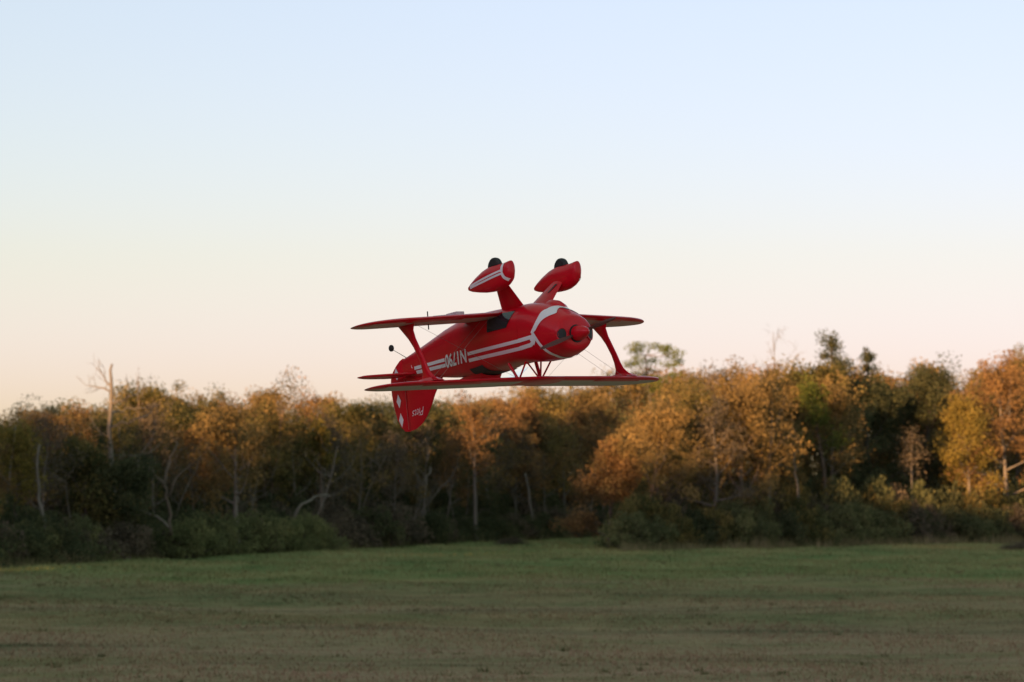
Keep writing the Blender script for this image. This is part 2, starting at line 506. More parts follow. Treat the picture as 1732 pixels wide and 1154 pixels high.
REGISTER = {}
def mark(o, what, px, rank):
    m = min(MARKS, key=lambda q: abs(q[0] - px))[1]
    REGISTER.setdefault(f'{what}, {RANKS[min(rank, 4)]} rank, near {m}', []).append((px, o))
def write_labels():
    for text, items in REGISTER.items():
        items.sort(key=lambda q: q[0])
        n = len(items)
        ends = {1: [''], 2: [', left', ', right'], 3: [', leftmost', ', middle', ', rightmost']}.get(n) or [', leftmost'] + [f', {w} from left' for w in ('second', 'third', 'fourth', 'fifth', 'sixth', 'seventh', 'eighth')[:n - 2]] + [', rightmost']
        for (px, o), e in zip(items, ends):
            o['label'] = text + e

# --- prototypes shared by the mass of the wood
PROTO = {}
def proto(key, seed, H, R, fol, bark=BARK, **kw):
    trunk, limbs, Q, tint = grow(seed, H, R, **kw)
    PROTO[key] = (merged(trunk, limbs).mesh('trunk', bark), quad_mesh('crown', Q, fol, tint), H)
i = 0
for nm, fol in (('bronze', F_BRONZE), ('olive', F_OLIVE), ('green', F_GREEN), ('rust', F_RUST)):
    for v in range(3):
        i += 1
        proto(f'{nm}{v}', 100 + i, 11.0, 3.5, fol, kind='oak' if v < 2 else 'tall', base=0.22 + 0.06 * v, per=130, nlimb=11, bark=(BARK, BARK_DARK, BARK)[v])

def mass_tree(name, key, x, y, H, label, group, rng):
    tm, cm, h0 = PROTO[key]
    s = H / h0
    root = empty(name, (x, y, 0), rng.random() * 6.28, (s * (0.9 + 0.25 * rng.random()), s * (0.9 + 0.25 * rng.random()), s))
    tag(root, label, 'tree', group)
    link('trunk', tm, root); link('crown', cm, root)
    return root
for v in range(4):
    proto(f'wispy{v}', 180 + v, 11.0, 2.8, (F_BRONZE, F_SCRUB, F_OLIVE, F_RUST)[v], kind=('bare', 'oak', 'bare', 'tall')[v], base=0.38, per=(26, 40, 30, 44)[v], nlimb=10, sig=0.5, trunk_r=0.13, bark=BARK_PALE)
MASS = {
    'wispy': ('sparse_tree', 'thin sparse tree in the wood', 'sparse trees scattered through the wood'),
    'bronze': ('oak_tree', 'bronze leaved oak in the wood', 'bronze oaks massed in the wood'),
    'olive': ('oak_tree', 'olive leaved oak in the wood', 'olive oaks massed in the wood'),
    'green': ('evergreen_oak', 'dark green oak in the wood', 'dark green oaks massed in the wood'),
    'rust': ('maple_tree', 'rust coloured maple in the wood', 'rust maples massed in the wood')}

def base_D_left(px): return 3 * FPX / (955 - 50 * min(1.05, max(-0.1, px / 1040.0)) - 850)
def build_mass():
    rng = np.random.default_rng(5)
    tops_l = [(-80, 690), (0, 690), (60, 684), (150, 675), (230, 655), (300, 668), (360, 680), (420, 672), (480, 650), (560, 668), (650, 690), (740, 690), (800, 684), (870, 672), (950, 668), (1040, 655), (1150, 650)]
    lx, ly = zip(*tops_l)
    keys = ['bronze', 'olive', 'green', 'wispy', 'bronze', 'rust', 'wispy', 'olive', 'bronze']
    for row, (back, step) in enumerate(((7, 52), (14, 50), (23, 58), (34, 70))):
        px = -90 + row * 17
        while px < 1190:
            D = base_D_left(px) + back + rng.normal(0, 2.0)
            tp = np.interp(px, lx, ly) + (30 if row == 0 else 10 if row == 1 else 0) + rng.normal(0, 13)
            k = keys[rng.integers(0, 9)] if row else ('wispy', 'olive', 'wispy', 'wispy')[rng.integers(0, 4)]
            nm, lb, gr = MASS[k]
            x, y, _ = px_pos(px, D)
            mark(mass_tree(nm, k + str(rng.integers(0, 4 if k == 'wispy' else 3)), x, y, top_h(tp, D), lb, gr, rng), lb, px, row)
            px += step * (0.8 + 0.4 * rng.random()) * 200 / D
    tops_r = [(1080, 690), (1130, 650), (1200, 640), (1280, 628), (1340, 625), (1400, 620), (1480, 622), (1560, 625), (1620, 640), (1700, 620), (1800, 600)]
    rx, ry = zip(*tops_r)
    for row, (back, step) in enumerate(((9, 90), (20, 75), (33, 80))):
        px = 1120 + row * 10
        while px < 1830:
            D = np.interp(px, (1050, 1300, 1500, 1732), (190, 202, 220, 238)) + back + rng.normal(0, 2.0)
            tp = np.interp(px, rx, ry) + (26 if row == 0 else 5) + rng.normal(0, 10)
            k = keys[rng.integers(0, 8)]
            nm, lb, gr = MASS[k]
            x, y, _ = px_pos(px, D)
            mark(mass_tree(nm, k + str(rng.integers(0, 4 if k == 'wispy' else 3)), x, y, top_h(tp, D), lb, gr, rng), lb, px, row)
            px += step * (0.8 + 0.4 * rng.random()) * 200 / D
build_mass()

# tall wood along the left edge of the field, out of frame: it keeps the evening sun off the grass
def build_shade_wood():
    rng = np.random.default_rng(8)
    sx, sy = SUN_DIR.x / math.cos(SUN_EL), SUN_DIR.y / math.cos(SUN_EL)
    # height of the shade it throws at some points of the far wood: (x, y, height)
    # (q across the sun, r0 along it, tree height)
    def at(q, r0): return (q * -sy + r0 * sx, q * sx + r0 * sy)
    line = [(-140, -60, 25), (-122, -60, 23), (-108, -60, 16.6), (-97, -60, 13.8), (-92, -60, 15.6), (-87, -60, 19.6), (-80, -55, 21.8), (-70, -42, 19.5), (-55, -10, 19), (-35, 40, 19), (-10, 80, 20), (30, 90, 20)]
    pts = [(*at(q, r0), h) for q, r0, h in line]
    P = np.array(pts, float)
    seg = np.linalg.norm(np.diff(P[:, :2], axis=0), axis=1)
    cum = np.concatenate([[0], np.cumsum(seg)])
    for row in range(3):
        s = row * 2.0
        while s < cum[-1]:
            x, y, H = (np.interp(s, cum, P[:, j]) for j in range(3))
            k = ('green', 'olive', 'green')[row] + str(rng.integers(0, 3))
            mass_tree('tall_oak', k, x - row * 5 + rng.normal(0, 0.8), y + rng.normal(0, 0.8), H * (0.97 + 0.06 * rng.random()),
                      'tall dark oak in the wood along the left side of the field', 'tall oaks along the left side of the field', rng)
            s += 6.0
build_shade_wood()

# --- the trees one can tell apart
ST = single_tree
ST('bare_tree', 'thin leafless tree leaning over the canopy behind the bleached dead tree', 'tree', 225, 172, 618, 1.7, None, BARK, 22, kind='bare', base=0.6, nlimb=5, trunk_r=0.10, lean=(0.12, 0))
ST('orange_tree', 'amber leaved tree with a pale forked trunk right of the dead tree', 'tree', 402, 171, 684, 3.0, F_BRONZE, BARK_PALE, 23, kind='oak', base=0.38, nlimb=9, per=70, trunk_r=0.20)
ST('amber_tree', 'rusty fan shaped tree on a slender pale trunk just right of the rudder', 'tree', 805, 222, 668, 2.5, F_RUST, BARK_PALE, 24, kind='bare', base=0.50, nlimb=10, per=40, trunk_r=0.19, lean=(-0.10, 0))
ST('wispy_tree', 'tall thin topped tree rising above its neighbours left of the tail wheel', 'tree', 462, 190, 622, 2.2, F_BRONZE, BARK, 25, kind='tall', base=0.55, nlimb=8, per=34)
ST('yellow_tree', 'low round yellow leaved tree near the left edge of the wood', 'tree', 30, 150, 712, 1.5, F_YELLOW, BARK, 26, kind='oak', base=0.45, nlimb=8, per=50)
def flat_pine():
    rng = np.random.default_rng(27)
    D = 246
    root = empty('pine_tree', px_pos(1112, D))
    tag(root, 'lone tall pine with an open flat topped crown above the biplane wing tip', 'pine')
    k = D / FPX
    pads = [(1101, 586, 36), (1080, 592, 18), (1122, 592, 20), (1070, 602, 14), (1136, 600, 20), (1147, 612, 12), (1060, 620, 16), (1078, 614, 14), (1104, 609, 18), (1128, 617, 18),
            (1143, 632, 14), (1098, 628, 14), (1118, 640, 20), (1132, 650, 18), (1092, 646, 16), (1108, 660, 20)]
    tr = wobbly(rng, (0, 0, -0.2), (-0.02, 0, 1), top_h(596, D), 10, 0.02, 0.05)
    link('trunk', MB().tube(tr, np.linspace(0.20, 0.05, 10), 7).mesh('trunk', BARK), root)
    C, sg = [], []
    for (px, py, w) in pads:
        c = np.array([(px - 1112) * k, rng.normal(0, 0.9), top_h(py, D)])
        a = tr[np.argmin(np.abs(tr[:, 2] - (c[2] - 0.9)))]
        link('limb', MB().tube(np.array([a, (a + c) / 2 + np.array([0, 0, -0.15]), c]), [0.05, 0.035, 0.012], 5).mesh('limb', BARK), root)
        for _ in range(max(2, int(w / 5))):
            C.append(c + np.array([rng.uniform(-1, 1) * w * k * 0.8, rng.normal(0, 0.4), rng.normal(0, 0.10)])); sg.append(0.30 + 0.1 * rng.random())
    Q, t = leaf_quads(rng, np.array(C), np.array(sg), 80, 0.15, 0.55)
    link('crown', quad_mesh('crown', Q, F_LIME, t), root)
flat_pine()
ST('bare_tree', 'bare pink twigged treetop standing against the sky right of the pine', 'tree', 1325, 228, 548, 2.5, None, BARK_PALE, 28, kind='bare', base=0.66, nlimb=7, trunk_r=0.12)
ST('cedar_tree', 'dark pointed evergreen with a double tip above the right hand wood', 'tree', 1428, 232, 562, 2.4, F_GREEN, BARK_DARK, 29, kind='cedar', base=0.60, nlimb=16, per=40, sig=0.4)
ST('cedar_tree', 'smaller pointed evergreen tip close right of the taller double tipped one', 'tree', 1456, 233, 588, 1.7, F_GREEN, BARK_DARK, 30, kind='cedar', base=0.60, nlimb=13, per=34, sig=0.3)
ST('lime_tree', 'small bright yellow green crown in front of the dark pointed evergreen', 'tree', 1400, 212, 630, 1.7, F_LIME, BARK, 31, kind='oak', base=0.62, nlimb=8, per=50)
ST('front_oak', 'broad bronze oak at the front of the sunlit wood under the pine', 'tree', 1090, 196, 672, 4.2, F_BRONZE, BARK, 32, kind='oak', base=0.2, nlimb=13, per=140)
ST('front_oak', 'low amber leaved oak at the left corner of the sunlit wood', 'tree', 1030, 196, 745, 2.5, F_RUST, BARK, 33, kind='oak', base=0.15, nlimb=11, per=120)
ST('front_oak', 'big domed bronze oak in the middle of the sunlit wood', 'tree', 1252, 201, 614, 3.5, F_BRONZE, BARK, 34, kind='oak', base=0.2, nlimb=15, per=110)
ST('front_oak', 'olive gold oak between the pine and the domed bronze oak', 'tree', 1172, 200, 640, 3.2, F_OLIVE, BARK, 44, kind='oak', base=0.2, nlimb=14, per=100)
ST('front_oak', 'thin crowned brown oak with bare twigs before the domed bronze oak', 'tree', 1208, 197, 668, 2.8, F_SCRUB, BARK_PALE, 45, kind='bare', base=0.3, nlimb=11, per=30)
ST('front_oak', 'thin crowned amber oak with bare twigs right of the domed bronze oak', 'tree', 1300, 203, 640, 2.6, F_BRONZE, BARK_PALE, 46, kind='bare', base=0.35, nlimb=11, per=34)
ST('front_oak', 'brown leaved oak with branching grey trunk at the edge of the dark gap', 'tree', 1412, 214, 640, 3.4, F_BRONZE, BARK_PALE, 35, kind='oak', base=0.42, nlimb=10, per=90, trunk_r=0.20)
ST('front_oak', 'bronze oak on a sunlit orange trunk left of the branching grey trunk', 'tree', 1336, 214, 625, 3.4, F_BRONZE, BARK_PALE, 36, kind='oak', base=0.45, nlimb=10, per=110, trunk_r=0.17)
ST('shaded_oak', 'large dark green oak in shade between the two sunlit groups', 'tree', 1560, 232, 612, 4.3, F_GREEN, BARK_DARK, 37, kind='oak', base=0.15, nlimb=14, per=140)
ST('birch_tree', 'slender pale leaning trunk with few leaves before the large dark oak', 'tree', 1543, 219, 716, 1.4, F_SCRUB, BARK_PALE, 38, kind='tall', base=0.65, nlimb=5, per=16, trunk_r=0.13, lean=(-0.12, 0))
ST('olive_tree', 'yellow olive tree at the left of the rust red tree by the right edge', 'tree', 1640, 224, 668, 2.6, F_YELLOW, BARK_PALE, 39, kind='oak', base=0.34, nlimb=11, per=90, trunk_r=0.13)
ST('red_tree', 'rust red tree with a bare leaning trunk at the right edge of the wood', 'tree', 1704, 227, 604, 4.6, F_RUST, BARK_PALE, 40, kind='oak', base=0.30, nlimb=14, per=130, trunk_r=0.22)
ST('green_tree', 'bright olive treetop in the corner above the rust red tree', 'tree', 1722, 256, 588, 2.4, F_OLIVE, BARK, 41, kind='oak', base=0.5, nlimb=10, per=100)
ST('yellow_sapling', 'small bright yellow leafed treetop caught by sun left of the rudder', 'tree', 540, 194, 706, 0.9, F_YELLOW, BARK, 42, kind='oak', base=0.65, nlimb=5, per=40, leaf=0.2, sig=0.3)

def stick(name, label, pts, r0, r1, bark, extra=(), cat='dead tree'):
    """pts: (photo px, photo py, distance) along a bare stem."""
    def W(q): 
        D = q[2]; return np.array([(q[0] - CX) / FPX * D, D, CAMZ + (HORIZON - q[1]) / FPX * D])
    P = np.array([W(q) for q in pts])
    base = P[0].copy()
    rng = np.random.default_rng(int(abs(pts[0][0])))
    def fine(A, n=9):
        t = np.linspace(0, len(A) - 1, n)
        B = np.stack([np.interp(t, np.arange(len(A)), A[:, k]) for k in range(3)], 1)
        B[1:-1] += rng.normal(0, 0.05, (n - 2, 3)); return B
    root = empty(name, tuple(base)); tag(root, label, cat)
    link('trunk', MB().tube(fine(P - base), np.linspace(r0, r1, 9), 6).mesh('trunk', bark), root)
    for e in extra:
        A = fine(np.array([W(q) for q in e]) - base, 7)
        lm = MB().tube(A, np.linspace(r1 * 1.1, r1 * 0.35, 7), 5)
        for k in (2, 3, 4, 5, 6, 6):
            d = unit(A[k] - A[k - 1]) + rng.normal(0, 0.6, 3) + np.array([0, 0, 0.25])
            tw = wobbly(rng, A[k], d, rng.uniform(0.5, 1.4), 5, 0.22, 0.04)
            lm.tube(tw, np.linspace(r1 * 0.30, 0.006, 5), 4)
            lm.tube(wobbly(rng, tw[2], d + rng.normal(0, 0.7, 3), 0.5, 4, 0.2, 0.04), np.linspace(0.012, 0.004, 4), 3)
        link('limb', lm.mesh('limb', bark), root)
ST('olive_tree', 'low olive leaved tree standing before the dead trunk on its left', 'tree', 148, 157, 738, 1.9, F_OLIVE, BARK, 51, kind='oak', base=0.2, nlimb=9, per=90)
ST('green_tree', 'dark rounded tree before the lower part of the dead trunk', 'tree', 214, 157.5, 770, 2.0, F_GREEN, BARK_DARK, 52, kind='oak', base=0.15, nlimb=9, per=90)
stick('dead_tree', 'tall sunlit dead tree with bleached trunk, broken top and bare limbs reaching right',
      [(196, 930, 161), (191, 790, 161), (187, 735, 161), (186, 690, 161), (189, 650, 161), (185, 632, 161), (189, 616, 161)], 0.15, 0.055, BARK_PALE,
      [[(187, 724, 161), (215, 714, 160), (252, 702, 160)], [(187, 702, 161), (214, 690, 162), (248, 690, 162)], [(188, 664, 161), (166, 655, 161), (150, 653, 161)],
       [(188, 680, 161), (208, 677, 160), (234, 664, 160)], [(187, 742, 161), (172, 735, 161), (160, 722, 161)], [(188, 655, 161), (176, 640, 161), (171, 630, 161)]])
stick('dead_pole', 'grey crooked standing dead stem in the shade at far left', [(79, 905, 148), (70, 850, 149), (62, 800, 149), (67, 752, 149)], 0.10, 0.06, BARK_PALE)
stick('leaning_branch', 'long pale dead bough slanting down into the bushes at left', [(286, 892, 158), (258, 872, 158), (228, 858, 158), (172, 850, 159)], 0.075, 0.03, BARK_PALE, cat='fallen branch')
stick('forked_tree', 'mossy Y shaped bare stem above the pale slanting bough', [(291, 905, 160), (286, 860, 160), (278, 820, 160)], 0.10, 0.07, BARK,
      [[(278, 822, 160), (262, 800, 160), (246, 785, 160)], [(286, 840, 160), (302, 806, 160), (323, 786, 160)], [(278, 820, 160), (286, 785, 161), (300, 752, 162)]])
stick('leaning_tree', 'grey stem leaning right in deep shade behind the long bush', [(496, 880, 180), (510, 855, 180), (530, 842, 181), (556, 838, 182)], 0.10, 0.05, BARK_PALE)
stick('slim_tree', 'slim grey trunk in deep shade below the biplane rudder', [(712, 900, 215), (720, 830, 215), (728, 790, 216)], 0.10, 0.06, BARK_PALE, [[(720, 830, 215), (700, 795, 215)]])
stick('slim_tree', 'slim grey trunk in deep shade under the middle of the wings', [(902, 895, 240), (896, 840, 240), (888, 800, 240)], 0.12, 0.07, BARK_PALE)
stick('slim_tree', 'short sunlit stem beside the orange trunk in the right hand wood', [(1350, 850, 205), (1346, 800, 205), (1343, 765, 205)], 0.10, 0.06, BARK_PALE)

# --- tall weeds and stems
def build_weeds():
    rng = np.random.default_rng(31)
    n = 42000
    px = rng.uniform(-120, 1850, n)
    right = px > 1050
    D = np.where(right, np.interp(px, (1050, 1300, 1500, 1732), (186, 198, 211, 221)), 3 * FPX / (105 - 50 * np.clip(px / 1040.0, -0.1, 1.05)))
    D = D - 1.0 + np.abs(rng.normal(0, 2.4, n)) - 5.0 * (rng.random(n) ** 3)
    x = (px - CX) / FPX * D
    c = 0.5 + 0.5 * np.sin(x * 1.1 + 3 * np.sin(x * 0.37)) * np.sin(D * 0.8)
    h = (0.15 + 0.75 * rng.random(n) ** 1.5) * (0.35 + 0.9 * c)
    w = 0.02 + 0.02 * rng.random(n)
    a = rng.random(n) * 6.28
    le = rng.normal(0, 0.22, (n, 2)) * h[:, None]
    V = np.zeros((n, 3, 3))
    V[:, 0] = np.stack([x - w * np.cos(a), D - w * np.sin(a), np.full(n, -0.08)], 1)
    V[:, 1] = np.stack([x + w * np.cos(a), D + w * np.sin(a), np.full(n, -0.08)], 1)
    V[:, 2] = np.stack([x + le[:, 0], D + le[:, 1], h], 1)
    me = quad_mesh('tall_grass', V, F_STRAW, np.clip(0.5 * rng.random(n) + 0.5 * c, 0, 1))
    tag(link('tall_grass', me), 'tall ragged grass and weeds along the foot of the wood', 'grass', kind='stuff')
build_weeds()
def build_stems():
    rng = np.random.default_rng(37)
    for k in range(26):
        px = rng.uniform(-20, 1030)
        D = base_D_left(px) + rng.uniform(2, 7)
        H = rng.uniform(4.0, 7.5)
        root = empty('slender_tree', px_pos(px, D)); tag(root, 'slender grey stem', 'tree', 'slender stems in the shaded wood'); mark(root, 'slender grey stem in the shaded wood', px, 0)
        p = wobbly(rng, (0, 0, -0.2), (rng.normal(0, 0.22), 0, 1), H, 8, 0.10, 0.05)
        r = rng.uniform(0.045, 0.085)
        link('trunk', MB().tube(p, np.linspace(r, r * 0.4, 8), 5).mesh('trunk', BARK_PALE), root)
        for _ in range(rng.integers(2, 5)):
            q = p[rng.integers(3, 8)]
            l = wobbly(rng, q, (rng.normal(0, 0.8), rng.normal(0, 0.4), 0.6), rng.uniform(1.0, 2.6), 6, 0.18, 0.08)
            lm = MB().tube(l, np.linspace(r * 0.5, r * 0.12, 6), 4)
            for z in range(1, 6):
                lm.tube(wobbly(rng, l[z], unit(l[z] - l[z - 1]) + rng.normal(0, 0.7, 3), rng.uniform(0.4, 1.3), 5, 0.2, 0.05), np.linspace(r * 0.2, 0.005, 5), 3)
            link('limb', lm.mesh('limb', BARK_PALE), root)
build_stems()

# --- shrubs
SHRUB = []
def shrub_proto(seed, fol, W=2.2, H=1.7, n=46, per=62):
    rng = np.random.default_rng(seed)
    a = rng.random(n) * 6.28; rr = np.sqrt(rng.random(n)); zz = rng.random(n)
    k = np.sqrt(np.maximum(0.05, 1 - (zz * 0.9) ** 2))
    C = np.stack([W * rr * k * np.cos(a), W * rr * k * np.sin(a), 0.15 + H * zz * (0.75 + 0.25 * rng.random(n))], 1)
    Q, t = leaf_quads(rng, C, 0.30, per, 0.17, 0.8)
    Q[:, :, 2] = np.maximum(Q[:, :, 2], 0.02)
    st = MB()
    for q in C[::4]:
        st.tube(np.array([(q[0] * 0.15, q[1] * 0.15, -0.1), q * np.array([0.6, 0.6, 0.5]), q]), [0.035, 0.022, 0.008], 4)
    SHRUB.append((st.mesh('stem', BARK_DARK), quad_mesh('foliage', Q, fol, t)))
for s_, f_ in enumerate((F_BUSH, F_BUSH, F_GREEN, F_SCRUB, F_OLIVE, F_MOUND)):
    shrub_proto(300 + s_, f_)

def shrub(px, D, sx, sz, k, label, group, rng):
    st, fo = SHRUB[k]
    x, y, _ = px_pos(px, D)
    root = empty('shrub', (x, y, 0), rng.random() * 6.28, (sx, sx, sz))
    tag(root, label, 'shrub', group)
    link('stem', st, root); link('foliage', fo, root)
    return root

def build_shrubs():
    rng = np.random.default_rng(17)
    # long green bush at left
    for k, px in enumerate(np.linspace(285, 545, 9)):
        mark(shrub(px, 160 + 0.09 * (px - 285) + rng.normal(0, 0.8), 0.9, (1.02 + 0.22 * rng.random()) * (0.75 if k in (0, 8) else 1), (5, 5, 0)[k % 3],
              'green shrub', 'shrubs forming the long bush at left', rng), 'green shrub of the long rounded bush', px, 0)
    # left edge scrub
    for px in np.linspace(-40, 270, 11):
        mark(shrub(px, base_D_left(px) + rng.normal(1, 1.0), 0.8, 0.75 + 0.5 * rng.random(), (2, 3, 0, 3)[rng.integers(0, 4)],
              'low shrub', 'shrubs at the foot of the left wood', rng), 'low tangled shrub at the grass edge', px, 0)
    for px in np.linspace(560, 1050, 15):
        mark(shrub(px, base_D_left(px) + 1 + rng.normal(0, 1.2), 0.9, 0.8 + 0.5 * rng.random(), (2, 3, 2, 3)[rng.integers(0, 4)],
              'low shrub', 'shrubs at the foot of the middle wood', rng), 'low dark shrub at the grass edge', px, 0)
    # understory filling the shaded wood
    for row in range(-1, 3):
        for px in np.arange(-70 + row * 21, 1160, 44):
            mark(shrub(px + rng.normal(0, 8), base_D_left(px) + 6 + 5 * row + rng.normal(0, 1), 1.1, 1.1 + 0.9 * rng.random() + 0.5 * row, (2, 2, 3)[rng.integers(0, 3)],
                  'tall dark shrub', 'understory shrubs in the shaded wood', rng), 'tall dark understory shrub', px, row + 1)
    # front bank on the right
    for row in range(3):
        for px in np.arange(1062 + row * 14, 1800, 36):
            D = np.interp(px, (1050, 1300, 1500, 1732), (187, 199, 212, 222)) + 2.2 * row + rng.normal(0, 0.6)
            mark(shrub(px, D, 0.85 + 0.2 * rng.random(), (0.95 + 0.5 * rng.random()) * (1 + 0.30 * row), (0, 1, 2, 4, 3)[rng.integers(0, 5)],
                  'green shrub', 'shrubs in the bank before the right wood', rng), 'green shrub of the bushy bank', px, row)
    for px in np.arange(1080, 1800, 48):
        D = np.interp(px, (1050, 1300, 1500, 1732), (187, 199, 212, 222)) + 12 + rng.normal(0, 1)
        mark(shrub(px, D, 1.3, 2.2 + rng.random(), 2, 'tall dark shrub', 'understory shrubs in the right wood', rng), 'tall dark shrub behind the bank', px, 4)
build_shrubs()
for k_, (px_, D_, lb_) in enumerate(((865, 208, 'low weedy tussock standing alone on the grass before the middle wood'), (1722, 186, 'dark weedy tussock on the grass at the right edge'))):
    shrub(px_, D_, 0.55, 0.28, 3, lb_, None, np.random.default_rng(k_))

#AIRCRAFT
# ------------------------------------------------------------------ the biplane
# drawn at full size (x to the nose, y to its left wing, z to its canopy) and scaled to a large model
S = 0.33
A_N = Vector((0.60266873, -0.79111579, 0.10452846))      # nose
A_L = Vector((-0.79195338, -0.60903857, -0.04338044))    # left wing
A_U = Vector((0.09798081, -0.05663764, -0.99357533))     # canopy side: down, it flies upside down
plane = empty('biplane')
plane.matrix_world = Matrix.Translation((-0.04518819, 14.1, 3.77551694)) @ Matrix((A_N, A_L, A_U)).transposed().to_4x4()
tag(plane, 'red and white aerobatic biplane flying upside down low over the field', 'airplane')

def part(name, V, F, mat, parent=plane, mat_idx=None, smooth=True, sharp=35):
    V = [(v[0] * S, v[1] * S, v[2] * S) for v in V]
    me = mesh_from(name, V, F, mat, mat_idx, smooth)
    bm = bmesh.new(); bm.from_mesh(me)
    bmesh.ops.recalc_face_normals(bm, faces=bm.faces)
    if smooth:
        lim = math.radians(sharp)
        for e in bm.edges:
            if len(e.link_faces) == 2 and e.calc_face_angle(0) > lim: e.smooth = False
    bm.to_mesh(me); bm.free()
    return link(name, me, parent)

def sheet(name, G, mat, parent):
    """G: (n,m,3) grid of points -> open sheet."""
    n, m = G.shape[:2]
    F = [(i * m + j, i * m + j + 1, (i + 1) * m + j + 1, (i + 1) * m + j) for i in range(n - 1) for j in range(m - 1)]
    return part(name, G.reshape(-1, 3), F, mat, parent)

# fuselage stations: x, bottom, top, half width, squareness
ST_F = np.array([
    (-2.52, -0.07, 0.16, 0.020, 2.4), (-2.37, -0.095, 0.20, 0.045, 2.6), (-1.70, -0.235, 0.31, 0.155, 3.0), (-1.18, -0.345, 0.39, 0.245, 3.2),
    (-0.65, -0.425, 0.45, 0.335, 3.4), (-0.30, -0.432, 0.445, 0.365, 3.4), (0.10, -0.428, 0.412, 0.385, 3.2), (0.50, -0.415, 0.410, 0.390, 2.9),
    (0.77, -0.405, 0.430, 0.392, 2.8), (0.86, -0.398, 0.440, 0.392, 2.8), (1.00, -0.380, 0.458, 0.392, 2.75), (1.11, -0.358, 0.462, 0.390, 2.6),
    (1.235, -0.318, 0.468, 0.385, 2.4), (1.364, -0.265, 0.466, 0.372, 2.3), (1.49, -0.205, 0.452, 0.358, 2.2), (1.58, -0.152, 0.430, 0.343, 2.15),
    (1.64, -0.118, 0.410, 0.325, 2.1), (1.675, -0.090, 0.388, 0.302, 2.1), (1.69, -0.060, 0.360, 0.268, 2.05), (1.70, -0.010, 0.315, 0.215, 2.0)])
def stn(x): return [np.interp(x, ST_F[:, 0], ST_F[:, k]) for k in range(1, 5)]
def surf(x, a, off=0.0):
    zb, zt, hw, n = stn(x)
    c, s = math.cos(a), math.sin(a)
    y = math.copysign(abs(c) ** (2 / n), c) * (hw + off)
    z = (zb + zt) / 2 + math.copysign(abs(s) ** (2 / n), s) * ((zt - zb) / 2 + off)
    return np.array([x, y, z])
def side_y(x, z, off=0.0):
    zb, zt, hw, n = stn(x)
    r = min(0.999, abs(z - (zb + zt) / 2) / ((zt - zb) / 2))
    return (hw + off) * (1 - r ** n) ** (1 / n) + off * 0.2
def side(x, z, off=0.005): return np.array([x, side_y(x, z, off), z])
def front_x(y, z):
    lo, hi = 1.0, 1.70
    for _ in range(30):
        m = (lo + hi) / 2
        zb, zt, hw, n = stn(m)
        inside = (abs(y) / hw) ** n + (abs(z - (zb + zt) / 2) / ((zt - zb) / 2)) ** n < 1
        lo, hi = (m, hi) if inside else (lo, m)
    return lo

def loft(xs, na=48, off=0.0, cap0=True, cap1=True):
    V = [surf(x, 2 * math.pi * k / na, off) for x in xs for k in range(na)]
    F = [(i * na + k, i * na + (k + 1) % na, (i + 1) * na + (k + 1) % na, (i + 1) * na + k) for i in range(len(xs) - 1) for k in range(na)]
    if cap0: F.append(tuple(range(na)))
    if cap1: F.append(tuple((len(xs) - 1) * na + k for k in range(na)))
    return V, F
xs_f = np.concatenate([np.linspace(-2.52, 0.86, 42)])
fus = part('fuselage', *loft(xs_f), RED)
xs_c = np.concatenate([np.linspace(0.868, 1.49, 18), np.linspace(1.52, 1.64, 8), [1.652, 1.664, 1.675, 1.683, 1.69, 1.695, 1.70]])
cowl = part('cowl', *loft(xs_c, off=0.004), RED)

def ribbon(fun, ts, width, k=3):
    """fun(t)->(x,z) path on the left side; gives grid across the width."""
    P = np.array([fun(t) for t in ts])
    T = np.gradient(P, axis=0); T /= np.linalg.norm(T, axis=1)[:, None]
    Nn = np.stack([-T[:, 1], T[:, 0]], 1)
    w = np.array([width(t) if callable(width) else width for t in ts])
    return np.array([[P[i] + Nn[i] * w[i] * (j / (k - 1) - 0.5) for j in range(k)] for i in range(len(ts))])
def line(pts):
    pts = np.array(pts, float); t0 = np.linspace(0, 1, len(pts))
    return lambda t: (np.interp(t, t0, pts[:, 0]), np.interp(t, t0, pts[:, 1]))
def on_side(G, sgn, off=0.006):
    return np.array([[side(p[0], p[1], off) * np.array([1, sgn, 1]) for p in row] for row in G])
tt = np.linspace(0, 1, 24)
for sgn in (1, -1):
    for pts in ([(0.864, 0.143), (-0.39, 0.147)], [(0.864, 0.250), (-0.39, 0.243)], [(-1.09, 0.132), (-2.10, 0.118)], [(-1.09, 0.213), (-2.06, 0.185)]):
        sheet('stripe', on_side(ribbon(line(pts), tt, 0.050), sgn), WHITE, fus)
    tri = [(-2.13, 0.20), (-2.19, 0.05), (-2.25, 0.20)]
    part('stripe', [side(p[0], p[1], 0.006) * np.array([1, sgn, 1]) for p in tri], [(0, 1, 2)], WHITE, fus)
    # on the cowl: two stripes that meet at a knot and open into a band round the nose
    for pts in ([(0.872, 0.143), (1.17, 0.132), (1.24, 0.170)], [(0.872, 0.250), (1.13, 0.238), (1.20, 0.205), (1.235, 0.150)]):
        sheet('stripe', on_side(ribbon(line(pts), tt, 0.055), sgn, 0.011), WHITE, cowl)
